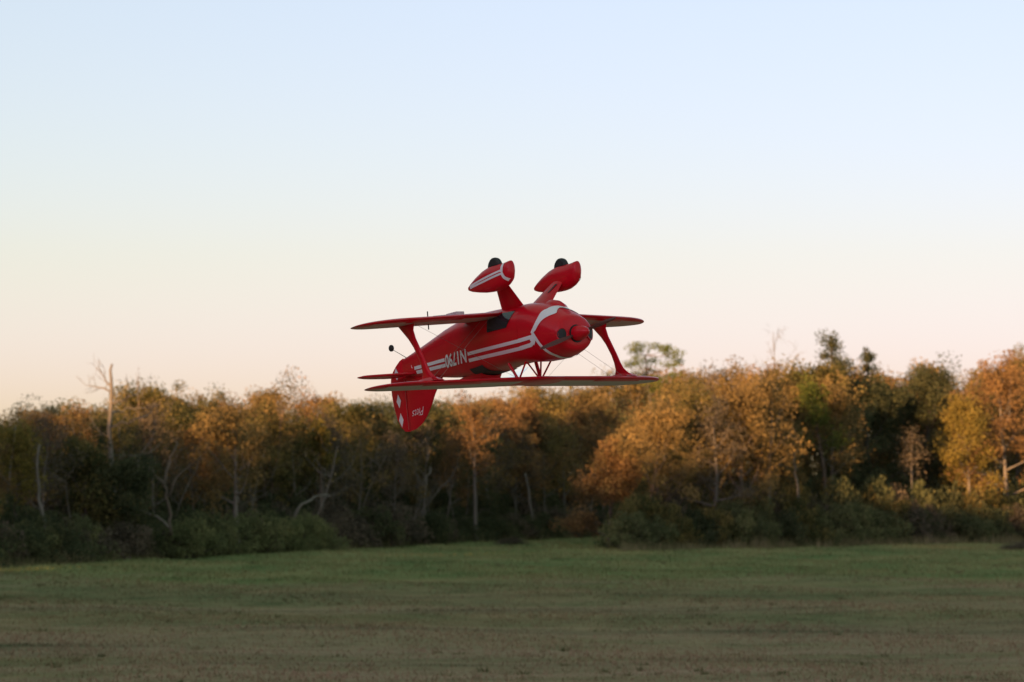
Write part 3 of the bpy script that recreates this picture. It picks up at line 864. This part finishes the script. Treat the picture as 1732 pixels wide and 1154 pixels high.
def band(a0, a1, name):
    rows = []
    for a in np.linspace(a0, a1, 70):
        d = abs(a - (0 if abs(a) < math.pi / 2 else math.copysign(math.pi, a)))
        u = min(1.0, d / math.radians(62))
        xc = 1.205 + (0.235 * u ** 0.62 if a < 0 else 0.225 * u ** 0.7) - (0.07 * max(0.0, (d - math.radians(62)) / math.radians(28)) if a < 0 else 0)
        w = (0.074 if a < 0 else 0.060) + (0.115 if a < 0 else 0.0) * math.exp(-((d - math.radians(55)) / 0.40) ** 2)
        rows.append([surf(xc + w * (j / 4 - 0.5), a, 0.012) for j in range(5)])
    return sheet(name, np.array(rows), WHITE, cowl)
band(-math.pi - 0.02, -0.0, 'nose_band')
band(0.0, math.pi + 0.02, 'nose_band')

for sgn in (1, -1):
    part('knot', [side(x, z, 0.014) * np.array([1, sgn, 1]) for x, z in ((1.14, 0.17), (1.20, 0.085), (1.275, 0.17), (1.20, 0.255))], [(0, 1, 2, 3)], WHITE, cowl, smooth=False)

# registration letters, flat print laid on both sides of the body
def text_mesh(body, size, shear=0.0, extrude=0.0, bold=0.0):
    cu = bpy.data.curves.new('lettering', 'FONT')
    cu.body = body; cu.size = size; cu.shear = shear; cu.offset = bold; cu.resolution_u = 3
    o = bpy.data.objects.new('lettering', cu); COL.objects.link(o)
    bpy.context.view_layer.update()
    me = bpy.data.meshes.new_from_object(o.evaluated_get(bpy.context.evaluated_depsgraph_get()))
    V = np.array([v.co for v in me.vertices]); F = [tuple(p.vertices) for p in me.polygons]
    bpy.data.objects.remove(o); bpy.data.curves.remove(cu); bpy.data.meshes.remove(me)
    return V, F
V, F = text_mesh('N1790', 0.30, bold=0.008)
V[:, 0] -= V[:, 0].min(); V[:, 1] -= V[:, 1].min()
V[:, 0] *= 0.635 / V[:, 0].max(); V[:, 1] *= 0.200 / V[:, 1].max()
part('registration', [side(-0.43 - p[0] - 0.12 * (p[1] - 0.1), 0.062 + p[1], 0.012) for p in V], F, WHITE, fus, smooth=False)
part('registration', [side(-1.08 + p[0], 0.062 + p[1], 0.012) * np.array([1, -1, 1]) for p in V], F, WHITE, fus, smooth=False)

# smoked belly windows
for sgn in (1, -1):
    rows = []
    for u in np.linspace(0, 1, 10):
        x = 0.16 + 0.56 * u
        zt = -0.085; zb = -0.33 + 0.02 * u
        sk = lambda z: x + (0.0 if u < 0.5 else 0.14 * (u - 0.5) * 2 * (-(z + 0.085)) / 0.2) - 0.10 * max(0, u - 0.5) * 2
        rows.append([side(sk(z), z, 0.007) * np.array([1, sgn, 1]) for z in np.linspace(zb, zt, 7)])
    sheet('side_window', np.array(rows), SMOKE, fus)
# dark cockpit side and canopy
rows = [[surf(x, a, 0.006) for a in np.linspace(math.radians(42), math.radians(138), 20)] for x in np.linspace(-0.46, -0.12, 10)]
sheet('cockpit_opening', np.array(rows), SEAT, fus)
V, F = [], []
nu, nv = 14, 18
for i in range(nu):
    u = i / (nu - 1)
    x = -0.75 + 1.10 * u
    h = 0.20 * math.sin(math.pi * min(1, 0.02 + u * 0.96)) ** 0.7
    w = 0.235 * (0.35 + 0.65 * math.sin(math.pi * (0.12 + 0.70 * u)))
    for j in range(nv):
        a = math.pi * j / (nv - 1)
        V.append((x, w * math.cos(a), 0.435 + h * math.sin(a)))
F = [(i * nv + j, i * nv + j + 1, (i + 1) * nv + j + 1, (i + 1) * nv + j) for i in range(nu - 1) for j in range(nv - 1)]
canopy = part('canopy', V, F, CLEAR)
V, F = [], []
for i, (x, h, w) in enumerate(((-1.05, 0.00, 0.05), (-0.85, 0.10, 0.14), (-0.58, 0.165, 0.19), (-0.36, 0.165, 0.19), (-0.32, 0.03, 0.19))):
    for j in range(13):
        a = math.pi * j / 12
        V.append((x, w * math.cos(a), 0.43 + (h + 0.01) * math.sin(a)))
F = [(i * 13 + j, i * 13 + j + 1, (i + 1) * 13 + j + 1, (i + 1) * 13 + j) for i in range(4) for j in range(12)]
part('headrest_fairing', V, F, RED)
# windscreen pane
sheet('windscreen', np.array([[(0.46 - 0.16 * v, 0.22 * math.sin(a), 0.445 + 0.15 * v) for a in np.linspace(-1.2, 1.2, 9)] for v in np.linspace(0, 1, 4)]), CLEAR, plane)

# cowl openings, scoop
def opening(name, yc, zc, ry, rz, parent, off=0.012):
    V = [(front_x(yc, zc) + off, yc, zc)]; F = []
    n = 20
    for r in (0.5, 1.0):
        for k in range(n):
            y, z = yc + r * ry * math.cos(2 * math.pi * k / n), zc + r * rz * math.sin(2 * math.pi * k / n)
            V.append((front_x(y, z) + off, y, z))
    for k in range(n):
        k2 = (k + 1) % n
        F.append((0, 1 + k, 1 + k2)); F.append((1 + k, 1 + n + k, 1 + n + k2, 1 + k2))
    return part(name, V, F, DARK, parent)
for sg in (1, -1):
    o = opening('air_inlet', sg * 0.252, 0.168, 0.066, 0.080, cowl)
    # raised lip round the inlet
    P = [(front_x(sg * 0.252 + 0.072 * math.cos(t), 0.168 + 0.086 * math.sin(t)) + 0.012, sg * 0.252 + 0.072 * math.cos(t), 0.168 + 0.086 * math.sin(t)) for t in np.linspace(0, 2 * math.pi, 25)]
    part('lip', *tube(P, [0.010] * 25, 6), RED, o)
# dark gap ring between cowl and spinner
V = []; F = []
for i, (x, r) in enumerate(((1.60, 0.128), (1.707, 0.128), (1.707, 0.05))):
    for k in range(28):
        V.append((x, r * math.cos(2 * math.pi * k / 28), 0.165 + r * math.sin(2 * math.pi * k / 28)))
F = [(i * 28 + k, i * 28 + (k + 1) % 28, (i + 1) * 28 + (k + 1) % 28, (i + 1) * 28 + k) for i in range(2) for k in range(28)]
part('nose_ring', V, F, DARK, cowl)
V, F = [], []
prof = [(1.715, 0.0), (1.715, 0.108), (1.75, 0.109), (1.81, 0.101), (1.87, 0.084), (1.92, 0.060), (1.958, 0.030), (1.97, 0.0)]
for (x, r) in prof:
    for k in range(28):
        V.append((x, r * math.cos(2 * math.pi * k / 28), 0.165 + r * math.sin(2 * math.pi * k / 28)))
F = [(i * 28 + k, i * 28 + (k + 1) % 28, (i + 1) * 28 + (k + 1) % 28, (i + 1) * 28 + k) for i in range(len(prof) - 1) for k in range(28)]
spinner = part('spinner', V, F, RED)
V, F = [], []
for i, (x, w, h) in enumerate(((1.02, 0.06, 0.012), (1.10, 0.10, 0.055), (1.22, 0.12, 0.062), (1.30, 0.11, 0.040), (1.37, 0.07, 0.006))):
    zb = stn(x)[0]
    for k in range(11):
        a = math.pi * k / 10
        V.append((x, -0.10 + w * math.cos(a), zb + 0.02 - (h + 0.02) * math.sin(a)))
F = [(i * 11 + k, i * 11 + k + 1, (i + 1) * 11 + k + 1, (i + 1) * 11 + k) for i in range(4) for k in range(10)]
part('exhaust_scoop', V, F, RED, cowl)
# the two bladed propeller, stopped
prop = link('propeller', None, plane); prop.location = (1.74 * S, 0, 0.165 * S)
for sg in (1, -1):
    a = math.radians(17)
    d = np.array([0, math.cos(a), math.sin(a)]) * sg
    V, F = [], []
    for r in np.linspace(0.07, 0.74, 12):
        ch = 0.5 * (0.034 + 0.034 * math.sin(math.pi * min(1, (r - 0.1) / 0.62))) * (1 if r < 0.70 else 0.55)
        be = math.radians(48 - 42 * (r / 0.74))
        t = np.cross(np.array([1.0, 0, 0]), d)
        c = t * math.cos(be) + np.array([1.0, 0, 0]) * math.sin(be)
        nrm = np.cross(c, d)
        for (p, q) in ((-ch, 0), (0, 0.008), (ch, 0), (0, -0.008)):
            V.append(d * r + c * p + nrm * q)
    F = [(i * 4 + k, i * 4 + (k + 1) % 4, (i + 1) * 4 + (k + 1) % 4, (i + 1) * 4 + k) for i in range(11) for k in range(4)] + [(0, 1, 2, 3), (44, 45, 46, 47)]
    part('blade', V, F, PROP, prop)

# wings
def foil(f0, f1, n=11):
    """closed loop of (chord fraction, thickness fraction) between f0 and f1, top first."""
    t = lambda f: 0.46 * (0.2969 * math.sqrt(max(f, 0)) - 0.126 * f - 0.3516 * f * f + 0.2843 * f ** 3 - 0.1036 * f ** 4)
    fs = f0 + (f1 - f0) * (0.5 - 0.5 * np.cos(np.linspace(0, math.pi, n)))
    return [(f, t(f)) for f in fs[::-1]] + [(f, -t(f)) for f in fs[1:] if True]
def wing(name, secs, parent, white=None, mat=None):
    """secs: (y, f0, f1); geometry functions give leading edge x, chord, z."""
    V, F, MI = [], [], []
    L0 = None
    for (xl, c, y, z, f0, f1, tk) in secs:
        loop = foil(f0, f1)
        L0 = len(loop)
        V += [(xl - f * c, y, z + t * c * tk) for f, t in loop]
    for i in range(len(secs) - 1):
        ym = abs(secs[i][2] + secs[i + 1][2]) / 2
        for k in range(L0):
            F.append((i * L0 + k, i * L0 + (k + 1) % L0, (i + 1) * L0 + (k + 1) % L0, (i + 1) * L0 + k))
            lp = foil(secs[i][4], secs[i][5])
            fm = (lp[k][0] + lp[(k + 1) % L0][0]) / 2
            top = k < L0 // 2
            MI.append(1 if (white and top and white(fm, ym)) else 0)
    F.append(tuple(range(L0))); MI.append(0)
    F.append(tuple((len(secs) - 1) * L0 + k for k in range(L0))); MI.append(0)
    V = [(v[0] * S, v[1] * S, v[2] * S) for v in V]
    me = mesh_from(name, V, F, [RED, WHITE_SHADED], MI)
    bm = bmesh.new(); bm.from_mesh(me); bmesh.ops.recalc_face_normals(bm, faces=bm.faces)
    for e in bm.edges:
        if len(e.link_faces) == 2 and e.calc_face_angle(0) > math.radians(40): e.smooth = False
    bm.to_mesh(me); bm.free()
    return link(name, me, parent)
def wing_geo(le0, ch, sweep, z0, dih, half, rt):
    def g(y, f0=0.0, f1=1.0):
        ay = abs(y)
        k = 1.0 if ay < half - rt else math.sqrt(max(0.0004, 1 - ((ay - (half - rt)) / rt) ** 2))
        c = ch * k
        mid = le0 - sweep * ay - ch * (0.46 + 0.04 * (1 - k))
        return (mid + c * (0.46 + 0.04 * (1 - k)), c, y, z0 + dih * ay, f0, f1, 1.0)
    return g
U = wing_geo(0.97, 0.93, math.tan(math.radians(6.7)), 0.685, 0.0, 2.585, 0.62)
Lw = wing_geo(0.47, 0.92, 0.0, -0.335, 0.048, 2.585, 0.62)
tipys = lambda half, rt: [half - rt + rt * math.sin(t) for t in np.linspace(0.12, math.pi / 2, 13)]
wp = lambda f, y: 0.15 < f < 0.86 and 0.36 < y < 2.44
sec = []
for y in [-v for v in tipys(2.585, 0.62)[::-1]]: sec.append(U(y))
for y in np.linspace(-2.0, -0.9, 5): sec.append(U(y, 0, 1.0 if False else 0.77))
sec = [s for s in sec]
full = []
for y in [-v for v in tipys(2.585, 0.62)[::-1]]: full.append(U(y))
full.append(U(-1.97)); full += [U(y, 0, 0.77) for y in np.linspace(-1.96, -1.02, 6)]; full.append(U(-1.019))
full += [U(-0.7), U(-0.36), U(-0.30), U(-0.299, 0, 0.80), U(0, 0, 0.78), U(0.299, 0, 0.80), U(0.30), U(0.36), U(0.7), U(1.019)]
full += [U(y, 0, 0.77) for y in np.linspace(1.02, 1.96, 6)]; full.append(U(1.961))
full += [U(y) for y in tipys(2.585, 0.62)]
uw = wing('upper_wing', full, plane, wp)
for sg in (1, -1):
    wing('aileron', [U(sg * y, 0.785, 1.0) for y in np.linspace(1.03, 1.95, 5)], uw, wp)
for sg in (1, -1):
    ss = [Lw(sg * 0.30), Lw(sg * 0.45), Lw(sg * 0.7), Lw(sg * 0.949)] + [Lw(sg * y, 0, 0.77) for y in np.linspace(0.95, 1.955, 6)] + [Lw(sg * 1.956)] + [Lw(sg * y) for y in tipys(2.585, 0.62)]
    lw = wing('lower_wing', ss, plane, wp)
    wing('aileron', [Lw(sg * y, 0.785, 1.0) for y in np.linspace(0.96, 1.945, 5)], lw, wp)
    # servo box and horn on the aircraft's under surface, slave rod between the ailerons
    zz = -0.335 + 0.048 * 1.05
    bx = []
    for x in (0.02, 0.26):
        for y in (0.84, 0.98):
            for z in (zz - 0.095, zz - 0.03): bx.append((x, sg * y, z))
    part('servo_cover', bx, [(0, 1, 3, 2), (4, 5, 7, 6), (0, 1, 5, 4), (2, 3, 7, 6), (0, 2, 6, 4), (1, 3, 7, 5)], SERVO, lw, smooth=False)
    part('push_rod', *tube([(0.02, sg * 0.92, zz - 0.085), (-0.22, sg * 1.04, zz - 0.10), (-0.30, sg * 1.05, zz - 0.04)], [0.007] * 3, 5), STEEL, lw)
    part('control_horn', *tube([(-0.02, sg * 1.28, zz - 0.14), (-0.03, sg * 1.28, zz + 0.12)], [0.009] * 2, 5), BLACK, lw)

# interplane struts
for sg in (1, -1):
    V, F = [], []
    prof = [(-0.27, 0.08, 0.44), (-0.22, 0.085, 0.40), (-0.12, 0.12, 0.26), (0.0, 0.20, 0.165), (0.12, 0.28, 0.130), (0.30, 0.38, 0.122), (0.42, 0.43, 0.135), (0.52, 0.47, 0.185), (0.60, 0.50, 0.32), (0.655, 0.51, 0.46)]
    for (z, xc, c) in prof:
        for k in range(12):
            a = 2 * math.pi * k / 12
            V.append((xc + c / 2 * math.cos(a), sg * (1.75 + 0.026 * math.sin(a)), z))
    n = 12
    F = [(i * n + k, i * n + (k + 1) % n, (i + 1) * n + (k + 1) % n, (i + 1) * n + k) for i in range(len(prof) - 1) for k in range(n)] + [tuple(range(n)), tuple((len(prof) - 1) * n + k for k in range(n))]
    st = part('interplane_strut', V, F, RED)
    V = [(0.5 + x, sg * (1.75 + y), z) for z, wd in ((0.655, 1.0), (0.60, 0.55)) for x, y in ((-0.24 * wd, -0.10 * wd), (0.24 * wd, -0.10 * wd), (0.24 * wd, 0.10 * wd), (-0.24 * wd, 0.10 * wd))]
    part('strut_foot', V, [(0, 1, 2, 3), (4, 5, 6, 7), (0, 1, 5, 4), (1, 2, 6, 5), (2, 3, 7, 6), (3, 0, 4, 7)], RED, st)
# cabane struts
for a, b, r in (((0.40, 0.24, 0.40), (0.55, 0.21, 0.655), 0.021), ((0.80, 0.24, 0.43), (0.57, 0.21, 0.655), 0.013),
                ((0.42, -0.24, 0.39), (0.53, -0.21, 0.655), 0.026), ((0.80, -0.24, 0.39), (0.55, -0.21, 0.655), 0.013), ((0.78, 0.20, 0.44), (0.54, -0.19, 0.655), 0.012),
                ((0.55, -0.23, 0.40), (0.54, -0.20, 0.655), 0.013)):
    part('cabane_strut', *tube([a, b], [r, r], 8), RED)
for sg in (1, -1):
    for a, b in (((0.30, sg * 0.36, -0.33), (0.62, sg * 1.70, 0.66)), ((0.10, sg * 0.36, -0.33), (0.40, sg * 1.70, 0.66)), ((0.62, sg * 0.24, 0.66), (0.16, sg * 1.70, -0.24)),
                 ((-2.28, sg * 0.04, 0.17), (-2.36, sg * 0.55, 0.20))):
        part('bracing_wire', *tube([a, b], [0.002] * 2, 4), STEEL)

# tail
def slab(name, pts, th, axis, mat, parent=plane, off=0.0, edge=0.35):
    """polygon with a thick middle and thin bevelled rim."""
    pts = np.array(pts, float); c = pts.mean(0); n = len(pts)
    inner = c + (pts - c) * 0.86
    V = []
    for ring, t in ((inner, th / 2), (pts, th / 2 * edge), (pts, -th / 2 * edge), (inner, -th / 2)):
        for p in ring:
            V.append((p[0], off + t, p[1]) if axis == 'y' else (p[0], p[1], off + t))
    F = [tuple(range(n)), tuple(3 * n + k for k in range(n))] + [(r * n + k, r * n + (k + 1) % n, (r + 1) * n + (k + 1) % n, (r + 1) * n + k) for r in range(3) for k in range(n)]
    return part(name, V, F, mat, parent, sharp=50)
fin = slab('fin', [(-1.50, 0.30), (-1.66, 0.44), (-1.765, 0.548), (-1.88, 0.70), (-2.03, 0.86), (-2.16, 0.95), (-2.32, 1.01), (-2.465, 1.025), (-2.478, 0.6), (-2.485, 0.12)], 0.05, 'y', RED)
rud = slab('rudder', [(-2.492, -0.085), (-2.58, -0.06), (-2.68, 0.00), (-2.78, 0.08), (-2.845, 0.17), (-2.868, 0.27), (-2.862, 0.42), (-2.835, 0.62), (-2.78, 0.80), (-2.70, 0.94), (-2.60, 1.015), (-2.485, 1.03), (-2.490, 0.5)], 0.05, 'y', RED)
for sg in (1, -1):
    for zc, hh, xc in ((0.545, 0.105, -2.672), (0.835, 0.110, -2.652), (0.13, 0.095, -2.668)):
        part('diamond', [(xc + 0.005, sg * 0.0285, zc + hh), (xc + 0.058, sg * 0.0285, zc), (xc - 0.005, sg * 0.0285, zc - hh), (xc - 0.058, sg * 0.0285, zc)], [(0, 1, 2, 3)], WHITE, rud, smooth=False)
    part('hinge_strip', [(-2.482 + dx, sg * 0.027, z) for z in (0.22, 1.0) for dx in (-0.008, 0.008)], [(0, 1, 3, 2)], principled('hinge_tape', (0.5, 0.06, 0.06), rough=0.4), fin, smooth=False)
V, F = text_mesh('Pitts', 0.20, shear=0.35, bold=-0.002)
V[:, 0] -= V[:, 0].min(); V[:, 1] -= V[:, 1].min(); V[:, 0] *= 0.31 / V[:, 0].max(); V[:, 1] *= 0.115 / V[:, 1].max()
for sg in (1, -1):
    q = [((-2.05 - p[0]) if sg > 0 else (-2.36 + p[0]), sg * 0.0285, 0.70 + p[1] + 0.12 * p[0]) for p in V]
    part('script_lettering', q, F, WHITE, fin, smooth=False)
stab_pts = [(-2.10, 0.03), (-2.17, 0.30), (-2.29, 0.62), (-2.37, 0.80), (-2.43, 0.86), (-2.46, 0.86), (-2.46, 0.03)]
elev_pts = [(-2.475, 0.05), (-2.475, 0.87), (-2.53, 0.85), (-2.60, 0.72), (-2.64, 0.55), (-2.65, 0.25), (-2.60, 0.06)]
for sg in (1, -1):
    slab('stabilizer', [(x, sg * y) for x, y in stab_pts], 0.034, 'z', RED, off=0.19)
    slab('elevator', [(x, sg * y) for x, y in elev_pts], 0.03, 'z', RED, off=0.19)
# tail wheel
tw = part('tail_wheel_strut', *tube([(-2.36, 0, -0.06), (-2.55, 0, -0.16), (-2.73, 0.0, -0.25)], [0.007, 0.005, 0.005], 6), STEEL)
def wheel(name, c, r, w, parent, mat=BLACK, hub=True):
    V, F = [], []
    prof = [(-w, 0.0), (-w, r * 0.55), (-w * 0.95, r * 0.82), (-w * 0.55, r * 0.97), (0, r), (w * 0.55, r * 0.97), (w * 0.95, r * 0.82), (w, r * 0.55), (w, 0.0)]
    n = 26
    for (dy, rr) in prof:
        for k in range(n):
            V.append((c[0] + rr * math.cos(2 * math.pi * k / n), c[1] + dy, c[2] + rr * math.sin(2 * math.pi * k / n)))
    F = [(i * n + k, i * n + (k + 1) % n, (i + 1) * n + (k + 1) % n, (i + 1) * n + k) for i in range(len(prof) - 1) for k in range(n)]
    return part(name, V, F, mat, parent)
wheel('tail_wheel', (-2.775, 0, -0.285), 0.052, 0.022, tw)

# main gear: legs, spats, wheels
PA = np.array([(0.115, 0.02, -0.70, -0.755), (0.20, 0.045, -0.668, -0.80), (0.35, 0.075, -0.635, -0.865), (0.52, 0.098, -0.605, -0.925), (0.68, 0.110, -0.590, -0.958),
               (0.80, 0.114, -0.588, -0.960), (0.92, 0.112, -0.600, -0.955), (1.02, 0.102, -0.630, -0.955), (1.10, 0.084, -0.675, -0.965), (1.145, 0.060, -0.745, -0.968), (1.160, 0.035, -0.80, -0.962)])
def spat_y(x, z):
    w, zt, zb = (np.interp(x, PA[:, 0], PA[:, k]) for k in (1, 2, 3))
    r = min(0.99, abs(z - (zt + zb) / 2) / ((zt - zb) / 2))
    return w * (1 - r ** 2.3) ** (1 / 2.3)
for sg in (1, -1):
    V, F = [], []
    n = 24
    for x in np.concatenate([np.linspace(0.115, 1.05, 22), np.linspace(1.075, 1.158, 7)]):
        w, zt, zb = (np.interp(x, PA[:, 0], PA[:, k]) for k in (1, 2, 3))
        for k in range(n):
            a = 2 * math.pi * k / n
            c, s = math.cos(a), math.sin(a)
            V.append((x, sg * 0.60 + w * math.copysign(abs(c) ** (2 / 2.3), c), (zt + zb) / 2 + (zt - zb) / 2 * math.copysign(abs(s) ** (2 / 2.3), s)))
    m = len(V) // n
    F = [(i * n + k, i * n + (k + 1) % n, (i + 1) * n + (k + 1) % n, (i + 1) * n + k) for i in range(m - 1) for k in range(n)] + [tuple(range(n)), tuple((m - 1) * n + k for k in range(n))]
    sp = part('wheel_spat', V, F, RED)
    for pts, wd in (([(0.20, -0.722), (0.60, -0.750), (1.03, -0.798)], 0.030), ([(0.20, -0.748), (0.60, -0.792), (1.03, -0.845)], 0.030), ([(1.04, -0.945), (1.035, -0.82)], 0.046), ([(1.03, -0.815), (1.065, -0.74), (1.11, -0.695)], 0.046)):
        G = ribbon(line(pts), np.linspace(0, 1, 14), wd)
        sheet('stripe', np.array([[(p[0], sg * (0.60 + spat_y(p[0], p[1]) + 0.006), p[1]) for p in row] for row in G]), WHITE, sp)
    wh = wheel('wheel', (0.775, sg * 0.60, -0.930), 0.140, 0.050, plane)
    # leg
    root = np.array([(0.34, 0.22, -0.38), (0.88, 0.24, -0.37)]); top = np.array([(0.62, 0.52, -0.72), (0.88, 0.53, -0.73)])
    V, F = [], []
    for t in np.linspace(0, 1, 6):
        a, b = root[0] * (1 - t) + top[0] * t, root[1] * (1 - t) + top[1] * t
        for k in range(10):
            g = 2 * math.pi * k / 10
            p = (a + b) / 2 + (b - a) / 2 * math.cos(g) + np.array([0, 0.028, 0.020]) * math.sin(g)
            V.append((p[0], sg * p[1], p[2]))
    F = [(i * 10 + k, i * 10 + (k + 1) % 10, (i + 1) * 10 + (k + 1) % 10, (i + 1) * 10 + k) for i in range(5) for k in range(10)] + [tuple(range(10)), tuple(50 + k for k in range(10))]
    lg = part('landing_gear_leg', V, F, RED)
    part('leg_slot', [(0.70, sg * 0.348, -0.57), (0.74, sg * 0.348, -0.575), (0.83, sg * 0.448, -0.69), (0.78, sg * 0.448, -0.69)], [(0, 1, 2, 3)], DARK, lg, smooth=False)
write_labels()
